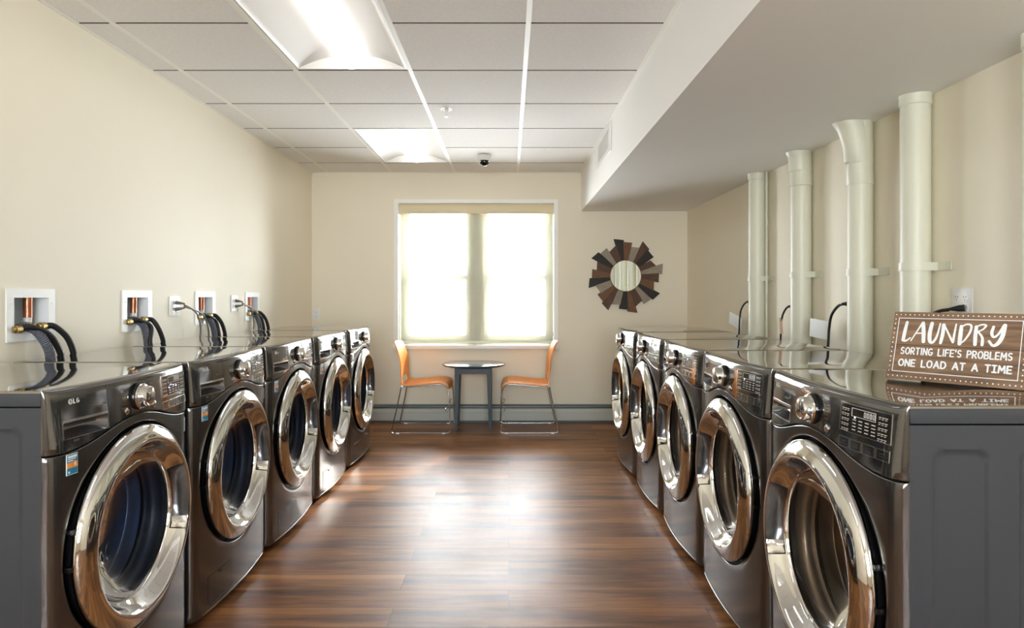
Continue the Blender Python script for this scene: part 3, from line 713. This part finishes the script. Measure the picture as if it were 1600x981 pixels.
elbow = [(SZ-.30, PR+.0005, 0), (SZ-.296, PR+.003, 0), (SZ-.20, PR+.003, -.002), (SZ-.19, PR+.009, -.006), (SZ-.12, PR+.008, -.014), (SZ-.05, PR+.012, -.034), (SZ-.03, PR+.016, -.044), (SZ-.0005, PR+.017, -.055)]
pipe(4.47, 'cream vertical pipe farthest from the camera, with a thin conduit beside it', straight, 1.34, True)
pipe(3.80, 'cream vertical pipe with a short stepped collar, fourth from the camera', boot, 1.345)
pipe(3.16, 'cream vertical pipe with a bent flared collar at the soffit, third from the camera', elbow, 1.335)
pipe(2.73, 'cream vertical pipe behind the upper left corner of the wooden sign', straight, 1.342)
pipe(2.07, 'cream vertical pipe at the right edge of the photo, nearest the camera', straight, None)
X = XR-.012
def rc(y, z, zs, spread, r, lab, tg, tm):
    cord([(X-.035, y, z), (X-.045, y+spread*.35, z-.012), (X-.05, y+spread*.8, z-.06), (X-.05, y+spread, z-.13), (X-.055, y+spread*1.1, z-.25), (X-.10, y+spread*1.1, .82), (X-.17, y+spread, .80)], r, lab, BLACK, (X, y, z), Vector((-1, .1, 0)).normalized(), tg, tm)
rc(4.66, 1.182, 0, .14, .006, 'black power cord with white tag beside the farthest cream pipe', ((X-.062, 4.86, 1.04), (.0012, .16, .09), .3), PAPER)
rc(3.97, 1.160, 0, .10, .006, 'black power cord with tan tag between the two farthest cream pipes', ((X-.055, 4.06, 1.04), (.0012, .03, .10), -.15), PINK)
rc(3.33, 1.182, 0, .13, .007, 'black power cord with white tag beside the pipe with the flared collar', ((X-.064, 3.545, 1.045), (.0012, .14, .10), .1), PAPER)
cord([(X-.03, 2.55, 1.168), (X-.045, 2.59, 1.16), (X-.05, 2.64, 1.13), (X-.05, 2.66, 1.05), (X-.055, 2.66, .92), (X-.10, 2.65, .82), (X-.17, 2.62, .80)], .007, 'black power cord plugged into the double outlet behind the sign', BLACK, (X+.002, 2.507, 1.176), Vector((-.75, .66, -.1)).normalized())

# ---------------------------------------------------------------- wooden sign
BL, BR_ = Vector((1.09, 1.905, TOP)), Vector((1.288, 1.651, TOP))
ex = (BR_-BL).normalized(); LS = .328; lean = .064; HS = math.hypot(lean, .19)
back = Vector((-ex.y, ex.x, 0));
if back.x < 0: back = -back
up = (back*lean+Vector((0, 0, .19))).normalized(); nrm = ex.cross(up)
if nrm.y > 0: nrm = -nrm
sg = thing('laundry_sign', 'brown wooden plank sign with white laundry lettering leaning on the nearest dryer', 'sign', tuple(BL), math.atan2(ex.y, ex.x))
ex, back = Vector((1, 0, 0)), Vector((0, 1, 0)); up = (back*lean+Vector((0, 0, .19))).normalized(); nrm = ex.cross(up)
def sp(s, t, h=0): return ex*s+up*t+nrm*h
TH = .016; OFF = Vector((0, 0, .0015))
for t0, t1 in ((0.0, HS*.506), (HS*.513, HS)):
    mb = MB(); e = .0015
    # plank, thickness behind the face
    z0 = .0062 if t0 == 0 else 0
    mb.prism([(0, t0), (LS, t0), (LS, t1), (0, t1)], (-TH, 0), lambda a, b_, h: (lambda p: Vector((p.x, p.y, max(p.z, .0004))))(sp(a, b_, h)+OFF))
    mb.build('plank', None or SIGNB, sg)
mb = MB()
for s in (.05, LS-.05):
    p = sp(s, HS*.75, -TH)+OFF; q = sp(s, 0, -TH)+OFF+back*.105; q.z = .004
    mb.tube([p, q], .004, 8)
mb.tube([sp(.05, 0, -TH)+back*.105+Vector((0, 0, .0095)), sp(LS-.05, 0, -TH)+back*.105+Vector((0, 0, .0095))], .004, 8)
mb.build('easel_leg', BLACK, sg)
LAY = [0]
def lay():
    LAY[0] = (LAY[0]+1) % 60; return .0005+LAY[0]*1.2e-5
def disc2(mb, c, r):
    h = lay(); mb.add([sp(c[0]+r*math.cos(2*PI*k/16), c[1]+r*math.sin(2*PI*k/16), h)+OFF for k in range(16)], [tuple(range(16))])
def strip(mb, P, W):
    n = len(P); h = lay(); vs = []
    for i in range(n):
        t = (P[min(i+1, n-1)]-P[max(i-1, 0)]).normalized(); q = Vector((-t.y, t.x))*W[i]/2
        vs += [sp(*(P[i]+q), h)+OFF, sp(*(P[i]-q), h)+OFF]
    mb.add(vs, [(2*i, 2*i+1, 2*i+3, 2*i+2) for i in range(n-1)])
def ribbon(mb, pts, w):
    """pts (s,t) metres; w scalar or list; split at sharp corners, round caps and joints"""
    P = [Vector(p) for p in pts]; W = list(w) if isinstance(w, (list, tuple)) else [w]*len(P)
    keep = [0]+[i for i in range(1, len(P)) if (P[i]-P[i-1]).length > 1e-6]; P = [P[i] for i in keep]; W = [W[i] for i in keep]
    st = 0; ends = {0, len(P)-1}
    for i in range(1, len(P)):
        if i == len(P)-1 or (P[i]-P[i-1]).angle(P[i+1]-P[i]) > .6:
            strip(mb, P[st:i+1], W[st:i+1]); st = i; ends.add(i)
    for i in ends: disc2(mb, P[i], W[i]/2)
def arc(cx, cy_, rx, ry, a0, a1, n=10): return [(cx+rx*math.cos(math.radians(a0+(a1-a0)*k/n)), cy_+ry*math.sin(math.radians(a0+(a1-a0)*k/n))) for k in range(n+1)]
GL = {
 'A': (.62, [[(0, 0), (.31, 1), (.62, 0)], [(.1, .33), (.52, .33)]]),
 'B': (.52, [[(0, 0), (0, 1)], [(0, 1)]+arc(.26, .76, .22, .24, 90, -90)+[(0, .52)], [(0, .52)]+arc(.28, .26, .24, .26, 90, -90)+[(0, 0)]]),
 'D': (.58, [[(0, 0), (0, 1)], [(0, 1), (.2, 1)]+arc(.2, .5, .38, .5, 90, -90, 14)+[(0, 0)]]),
 'E': (.46, [[(.46, 1), (0, 1), (0, 0), (.46, 0)], [(0, .5), (.4, .5)]]),
 'F': (.46, [[(.46, 1), (0, 1), (0, 0)], [(0, .52), (.38, .52)]]),
 'G': (.58, [arc(.3, .5, .3, .5, 55, 340, 18)+[(.58, .42), (.34, .42)]]),
 'I': (.10, [[(.05, 0), (.05, 1)]]),
 'J': (.44, [[(0, 1), (.44, 1)], [(0, 0), (.44, 0)], [(.22, 0), (.22, 1)]]),
 'L': (.46, [[(0, 1), (0, 0), (.46, 0)]]),
 'M': (.70, [[(0, 0), (.06, 1), (.35, .35), (.64, 1), (.70, 0)]]),
 'N': (.54, [[(0, 0), (0, 1), (.54, 0), (.54, 1)]]),
 'O': (.62, [arc(.31, .5, .31, .5, 0, 360, 20)]),
 'P': (.50, [[(0, 0), (0, 1)], [(0, 1), (.2, 1)]+arc(.24, .73, .25, .27, 90, -90)+[(0, .46)]]),
 'R': (.52, [[(0, 0), (0, 1)], [(0, 1), (.2, 1)]+arc(.24, .73, .25, .27, 90, -90)+[(0, .46)], [(.2, .46), (.52, 0)]]),
 'S': (.48, [arc(.25, .755, .22, .245, 40, 270, 12)+arc(.23, .255, .23, .255, 90, -140, 12)]),
 'T': (.54, [[(0, 1), (.54, 1)], [(.27, 1), (.27, 0)]]),
 "'": (.08, [[(.05, 1.05), (.02, .75)]]), ' ': (.38, []),
}
def text(mb, s, x0, x1, y0, h, w, gap=.26):
    tot = sum(GL[c][0] for c in s)+gap*(len(s)-1); k = (x1-x0)/tot; x = x0
    for c in s:
        gw, st = GL[c]
        for poly in st: ribbon(mb, [(x+px*k, y0+py*h) for px, py in poly], w)
        x += (gw+gap)*k
mb = MB()
text(mb, "SORTING LIFE'S PROBLEMS", LS*.095, LS*.895, HS*.375, HS*.092, .0036)
text(mb, 'ONE LOAD AT A TJME', LS*.09, LS*.90, HS*.20, HS*.092, .0042)
mb.build('slogan', SIGNW, sg)
# brush word, thick and thin strokes, in units of its own box
mb = MB(); X0, X1, Y0, Y1 = LS*.085, LS*.90, HS*.535, HS*.845
def br(pts, ws): 
    P = catmull([Vector((p[0], p[1], wv)) for p, wv in zip(pts, ws)], 6)
    ribbon(mb, [(X0+(X1-X0)*p.x, Y0+(Y1-Y0)*p.y) for p in P], [p.z*(Y1-Y0) for p in P])
T, t_ = .15, .06
# L
br([(.035, 1.0), (.025, .6), (.018, .14)], [T*.8, T, T]); br([(.018, .12), (.045, .10), (.085, .25)], [T*.8, .09, t_])
# A
br([(.095, .12), (.14, .55), (.185, .98)], [t_, t_, .09]); br([(.19, .98), (.205, .55), (.215, .10)], [T, T*1.1, T]); br([(.135, .48), (.20, .50)], [t_, t_])
# U
br([(.275, .98), (.265, .5), (.275, .14), (.305, .10), (.335, .40), (.352, .98)], [T, T*1.1, T, .11, .09, t_])
# N
br([(.385, .92), (.385, .5), (.375, .08)], [T, T, T*.8]); br([(.39, .92), (.44, .5), (.485, .13)], [.07, .08, .09]); br([(.487, .14), (.49, .5), (.497, .97)], [.09, .09, t_])
# D
br([(.545, .88), (.545, .5), (.545, .08)], [T*.9, T*1.1, T]); br([(.548, .86), (.59, .98), (.63, .92), (.625, .62), (.585, .25), (.548, .08)], [.06, .07, .09, .09, .07, .06])
# R
br([(.675, .88), (.675, .5), (.68, .08)], [T*.9, T, T*.9]); br([(.675, .88), (.72, .98), (.755, .95), (.735, .78), (.69, .66)], [.06, .07, .09, .07, .06]); br([(.695, .66), (.735, .4), (.74, .08)], [.07, .10, T*.8])
# Y
br([(.82, .90), (.81, .62), (.83, .45), (.865, .58), (.905, .98)], [T*.7, T*.8, .10, .09, .10]); br([(.912, .98), (.90, .5), (.87, .18), (.83, .07), (.795, .26)], [T, T*1.1, T, .11, .10])
mb.build('title', SIGNW, sg)
mb = MB()
a, c, b0, b1 = LS*.045, LS*.945, HS*.115, HS*.905
for p in ([(a, b0), (c, b0)], [(a, b1), (c, b1)], [(a, b0), (a, b1)], [(c, b0), (c, b1)]): ribbon(mb, p, .0021)
mb.build('border_line', SIGNW, sg)
mb = MB()
def dot(s, t, r): mb.add([sp(s+r*math.cos(2*PI*k/10), t+r*math.sin(2*PI*k/10), .0006)+OFF for k in range(10)], [tuple(range(10))])
n = 27
for k in range(n):
    s = LS*.018+(LS*.955)*k/(n-1)
    for t in (HS*.048, HS*.958): dot(s, t, .0016+.0006*random.random())
n = 13
for k in range(1, n):
    t = HS*.048+HS*.91*k/n
    for s in (LS*.018, LS*.973): dot(s, t, .0016+.0006*random.random())
mb.build('border_dots', SIGNW, sg)

# ---------------------------------------------------------------- sunburst mirror
mr = thing('sunburst_mirror', 'round mirror framed by a sunburst of brown wood slats on the back wall', 'mirror', (1.139, YB, 1.42))
tips = [((387, 163), (457, 172), 0), ((460, 187), (521, 192), 2), ((521, 225), (578, 230), 3), ((610, 183), (654, 240), 1), ((645, 250), (687, 300), 0), ((665, 330), (705, 365), 1), ((760, 355), (754, 428), 3), ((730, 430), (727, 493), 1), ((690, 490), (690, 555), 2), ((736, 582), (685, 626), 0), ((668, 625), (618, 658), 3), ((600, 635), (552, 680), 1), ((563, 730), (492, 718), 2), ((488, 705), (427, 698), 0), ((430, 667), (370, 665), 3), ((338, 707), (295, 657), 1), ((300, 640), (262, 590), 2), ((285, 575), (245, 522), 3), ((192, 535), (200, 467), 0), ((217, 460), (220, 398), 2), ((255, 398), (257, 340), 1), ((215, 308), (265, 267), 0), ((285, 272), (327, 235), 3), ((352, 262), (400, 212), 1)]
sc = 1/4.905/159.8
for k, (p, q, m_) in enumerate(tips):
    p = ((p[0]-474)*sc, -(p[1]-446)*sc); q = ((q[0]-474)*sc, -(q[1]-446)*sc)
    a0, a1 = math.atan2(p[1], p[0]), math.atan2(q[1], q[0]); ri = .138
    if a0-a1 < 0: a1 -= 2*PI
    def wid(pt, da): return (pt[0]*math.cos(da)-pt[1]*math.sin(da), pt[0]*math.sin(da)+pt[1]*math.cos(da))
    p, q, a0, a1 = wid(p, .012), wid(q, -.012), a0+.05, a1-.05
    poly = [p, q, (ri*math.cos(a1), ri*math.sin(a1)), (ri*math.cos(a0), ri*math.sin(a0))]
    mb = MB(); th = .016+.006*((k*7) % 3)/2
    ma = math.atan2(p[1]+q[1], p[0]+q[0])
    ca, sa = math.cos(-ma), math.sin(-ma)
    rp = [(x*ca-y*sa, x*sa+y*ca) for x, y in poly]
    mb.prism(rp, (-.001, -th), lambda x, y, h: (x, h, y))
    o = mb.build('wood_slat', (SL_DK, SL_BR, SL_TN, SL_GR)[m_], mr); o.rotation_euler = (0, -ma, 0)
mb = MB(); mb.lathe([(.156, -.003), (.156, -.026), (.152, -.029), (.149, -.027)], (0, 0, 0), 'y', 64, caps=False); mb.build('mirror_rim', SL_TN, mr)
mb = MB(); mb.lathe([(.151, -.004), (.151, -.026), (.0, -.0262)], (0, 0, 0), 'y', 64, caps=False); mb.build('mirror_glass', MIRR, mr)

# ---------------------------------------------------------------- baseboard heater
ht = thing('baseboard_heater', 'long grey baseboard heater along the foot of the back wall', 'heater', (-.09, YB, 0))
hx0, hx1 = XL+.002, XR-.002
def ext(prof, x0, x1): 
    mb = MB(); mb.prism(prof, (x0, x1), lambda a, b_, h: (h+.09, -a, b_)); return mb
ext([(0.001, .125), (.001, .167), (.045, .167), (.062, .158), (.064, .146), (.060, .146), (.058, .153), (.044, .160), (.02, .160), (.02, .125)], hx0, hx1).build('top_cap', HEATD, ht)
ext([(.054, .020), (.060, .018), (.062, .03), (.0615, .09), (.065, .094), (.065, .099), (.0615, .103), (.061, .128), (.056, .134), (.052, .134), (.055, .126)], hx0, hx1).build('front_panel', HEATL, ht)
ext([(.001, 0), (.050, 0), (.050, .024), (.045, .03), (.045, .14), (.001, .145)], hx0, hx1).build('core', HEATD, ht)

# ---------------------------------------------------------------- table and chairs
TCX, TCY = -.325, 6.115
tb = thing('side_table', 'small round slate-blue table between the two orange chairs under the window', 'table', (TCX, TCY, 0))
mb = MB(); mb.lathe([(.0, .577), (.27, .577), (.284, .580), (.293, .587), (.296, .592), (.293, .598), (.286, .601), (0, .6015)], (0, 0, 0), 'z', 72); mb.build('tabletop', SLATETOP, tb)
mb = MB(); hx, hy = .166, .15
for s in (-1, 1): mb.bx(-hx+.02, hx-.02, s*(hy-.012)-.009, s*(hy-.012)+.009, .515, .578); mb.bx(s*(hx-.012)-.009, s*(hx-.012)+.009, -hy+.02, hy-.02, .515, .578)
mb.build('apron', SLATE, tb)
for sx in (-1, 1):
    for sy in (-1, 1):
        mb = MB(); rings = []
        for z, w_ in ((0, .022), (.50, .040), (.578, .040)):
            x, y = sx*hx, sy*hy; rings.append([(x, y, z), (x-sx*w_, y, z), (x-sx*w_, y-sy*w_, z), (x, y-sy*w_, z)])
        mb.add([p for r in rings for p in r], [(i*4+a, i*4+(a+1) % 4, (i+1)*4+(a+1) % 4, (i+1)*4+a) for i in range(2) for a in range(4)]+[(0, 1, 2, 3), (8, 9, 10, 11)])
        mb.build('leg', SLATE, tb, 20)
def make_chair():
    t = thing('stacking_chair', '', 'chair', (0, 0, 0), 0, 'orange stacking chairs by the window')
    HWc = .225
    sp_ = catmull([Vector(p) for p in ((-.178, 0, .452), (-.165, 0, .437), (-.12, 0, .432), (0, 0, .440), (.12, 0, .452), (.185, 0, .452), (.225, 0, .438), (.248, 0, .408), (.252, 0, .392))], 5)
    def shell(G, th, name, skip=None):
        n, k = len(G), len(G[0]); N = []
        for i in range(n):
            r = []
            for j in range(k):
                du = Vector(G[min(i+1, n-1)][j])-Vector(G[max(i-1, 0)][j]); dv = Vector(G[i][min(j+1, k-1)])-Vector(G[i][max(j-1, 0)]); nn = du.cross(dv)
                r.append(nn.normalized() if nn.length > 1e-9 else Vector((0, 0, 1)))
            N.append(r)
        vs = [Vector(G[i][j]) for i in range(n) for j in range(k)]+[Vector(G[i][j])-N[i][j]*th for i in range(n) for j in range(k)]
        o = n*k; fs = []; keep = lambda i, j: 0 <= i < n-1 and 0 <= j < k-1 and not (skip and skip(i, j))
        for i in range(n-1):
            for j in range(k-1):
                if not keep(i, j): continue
                a, b_, c, d = i*k+j, i*k+j+1, (i+1)*k+j+1, (i+1)*k+j
                fs += [(a, b_, c, d), (o+d, o+c, o+b_, o+a)]
                for (di, dj, e0, e1) in ((-1, 0, a, b_), (1, 0, c, d), (0, -1, d, a), (0, 1, b_, c)):
                    if not keep(i+di, j+dj): fs.append((e1, e0, o+e0, o+e1))
        mb = MB(); mb.add(vs, fs); return mb.build(name, ORANGE, t, 50)
    ys = [-1+2*j/20 for j in range(21)]
    G = []
    for i, p in enumerate(sp_):
        q = i/(len(sp_)-1); wd = HWc*(1-.05*max(0, q-.85)/.15)
        G.append([(p.x-.012*abs(y)**4*(q > .8)*(q-.8)*5, y*wd, p.z-.010*(1-y*y)*(1-q)+.004*(abs(y)**6)) for y in ys])
    shell(G, -.010 if False else .010, 'seat')
    bp = catmull([Vector(p) for p in ((-.172, 0, .437), (-.181, 0, .46), (-.184, 0, .505), (-.187, 0, .58), (-.194, 0, .652), (-.222, 0, .745), (-.253, 0, .806))], 5)
    G = []
    for i, p in enumerate(bp):
        q = i/(len(bp)-1); wd = HWc*(1-.02*q)
        if q > .72: wd *= math.sqrt(max(.0, 1-((q-.72)/.28)**2*.42))
        G.append([(p.x-.020*(1-y*y)*min(1, q*2), y*wd, p.z+(.0)*(1-y*y)) for y in ys])
    shell(G, .010, 'backrest', lambda i, j: i < 9 and i >= 1 and 2 < j < 17)
    fr = MB()
    for s in (-1, 1):
        y0, y1 = s*.198, s*.232
        path = [(-.182, y0, .428), (-.186, y0, .400), (-.215, s*.214, .25), (-.258, y1, .055), (-.263, y1, .024), (-.248, y1, .008), (-.22, y1, .006), (0, y1, .006), (.21, y1, .006), (.243, y1, .008), (.258, y1, .024), (.256, y1, .06), (.247, s*.222, .30), (.234, s*.212, .385), (.21, s*.203, .420), (.165, y0, .4335), (.10, y0, .431), (-.10, y0, .414), (-.17, y0, .414), (-.182, y0, .428)]
        fr.tube(path, .0056, 10, 6)
    for x, z in ((.10, .4275), (-.10, .4125)): fr.tube([(x, -.198, z), (x, .198, z)], .005, 8)
    fr.build('sled_frame', CHROME2, t)
    for s in (-1, 1):
        for x in (-.21, .20): mb = MB(); mb.box((x, s*.232, .0055), (.03, .013, .011), .003); mb.build('glide', WPLAS, t)
    for s in (-1, 1): mb = MB(); mb.tube([(.236, s*.225, .24), (.222, s*.236, .235), (.215, s*.238, .215), (.228, s*.232, .20), (.244, s*.226, .20)], .003, 8, 6); mb.build('ganging_clip', CHROME2, t)
    return t
ch = make_chair(); ch.location = (-.777, 6.075, 0); ch['label'] = 'orange plastic chair with chrome sled frame left of the small table, facing right'
c2 = copy_tree(ch); c2.location = (.18, 6.085, 0); c2.rotation_euler = (0, 0, PI); c2['label'] = 'orange plastic chair with chrome sled frame right of the small table, facing left'

# ---------------------------------------------------------------- ceiling fittings and vent grille
dc = thing('dome_camera', 'small security camera with a black dome hanging from the ceiling', 'camera', (-.21, 5.66, ZC))
mb = MB(); mb.lathe([(.058, .003), (.060, -.004), (.058, -.012), (.052, -.034), (.046, -.044), (.040, -.046)], (0, 0, 0), 'z', 40); mb.build('base', WPLAS, dc)
mb = MB(); mb.lathe([(.042, -.044), (.042, -.052)]+[(.040*math.cos(a*PI/2/9), -.053-.040*math.sin(a*PI/2/9)) for a in range(10)], (0, 0, 0), 'z', 40); mb.build('dome', CAMG, dc)
sk = thing('fire_sprinkler', 'white fire sprinkler with a round escutcheon in the ceiling tile', 'sprinkler', (-.405, 4.27, ZC+.007))
mb = MB(); mb.lathe([(.040, 0), (.040, -.003), (.036, -.006), (.026, -.006), (.024, -.001)], (0, 0, 0), 'z', 36, caps=False)
for a in range(4): mb.box((.015*math.cos(a*PI/2), .015*math.sin(a*PI/2), -.004), (.022, .006, .003), 0, Matrix.Rotation(a*PI/2, 4, 'Z'))
mb.build('escutcheon', WPLAS, sk)
mb = MB(); mb.lathe([(.010, 0), (.010, -.010), (.006, -.012), (.004, -.03), (.004, -.052)], (0, 0, 0), 'z', 16)
for s in (-1, 1): mb.tube([(s*.009, 0, -.010), (s*.011, 0, -.025), (s*.003, 0, -.045)], .002, 6, 4)
mb.build('sprinkler_body', WPLAS, sk)
mb = MB(); mb.lathe([(.013, -.052), (.013, -.0545), (.0, -.055)], (0, 0, 0), 'z', 20); mb.build('deflector', WPLAS, sk)
vg = thing('vent_grille', 'white supply air grille on the side of the soffit', 'vent', (SX, 4.87, 2.325))
mb = slab_with_holes(lambda u, v, h: (-.010+h, u, v), -.335, .335, -.099, .097, .0095, [(-.27, .27, -.066, .064)]); mb.build('frame', WPLAS, vg)
mb = MB(); mb.bx(-.0015, -.0005, -.27, .27, -.066, .064); mb.build('backing', GPLAS, vg)
mb = MB()
for k in range(17): mb.box((-.006, -.255+.032*k, -.001), (.0012, .018, .128), 0, Matrix.Rotation(.5, 4, 'Z'))
mb.build('louvers', WPLAS, vg)
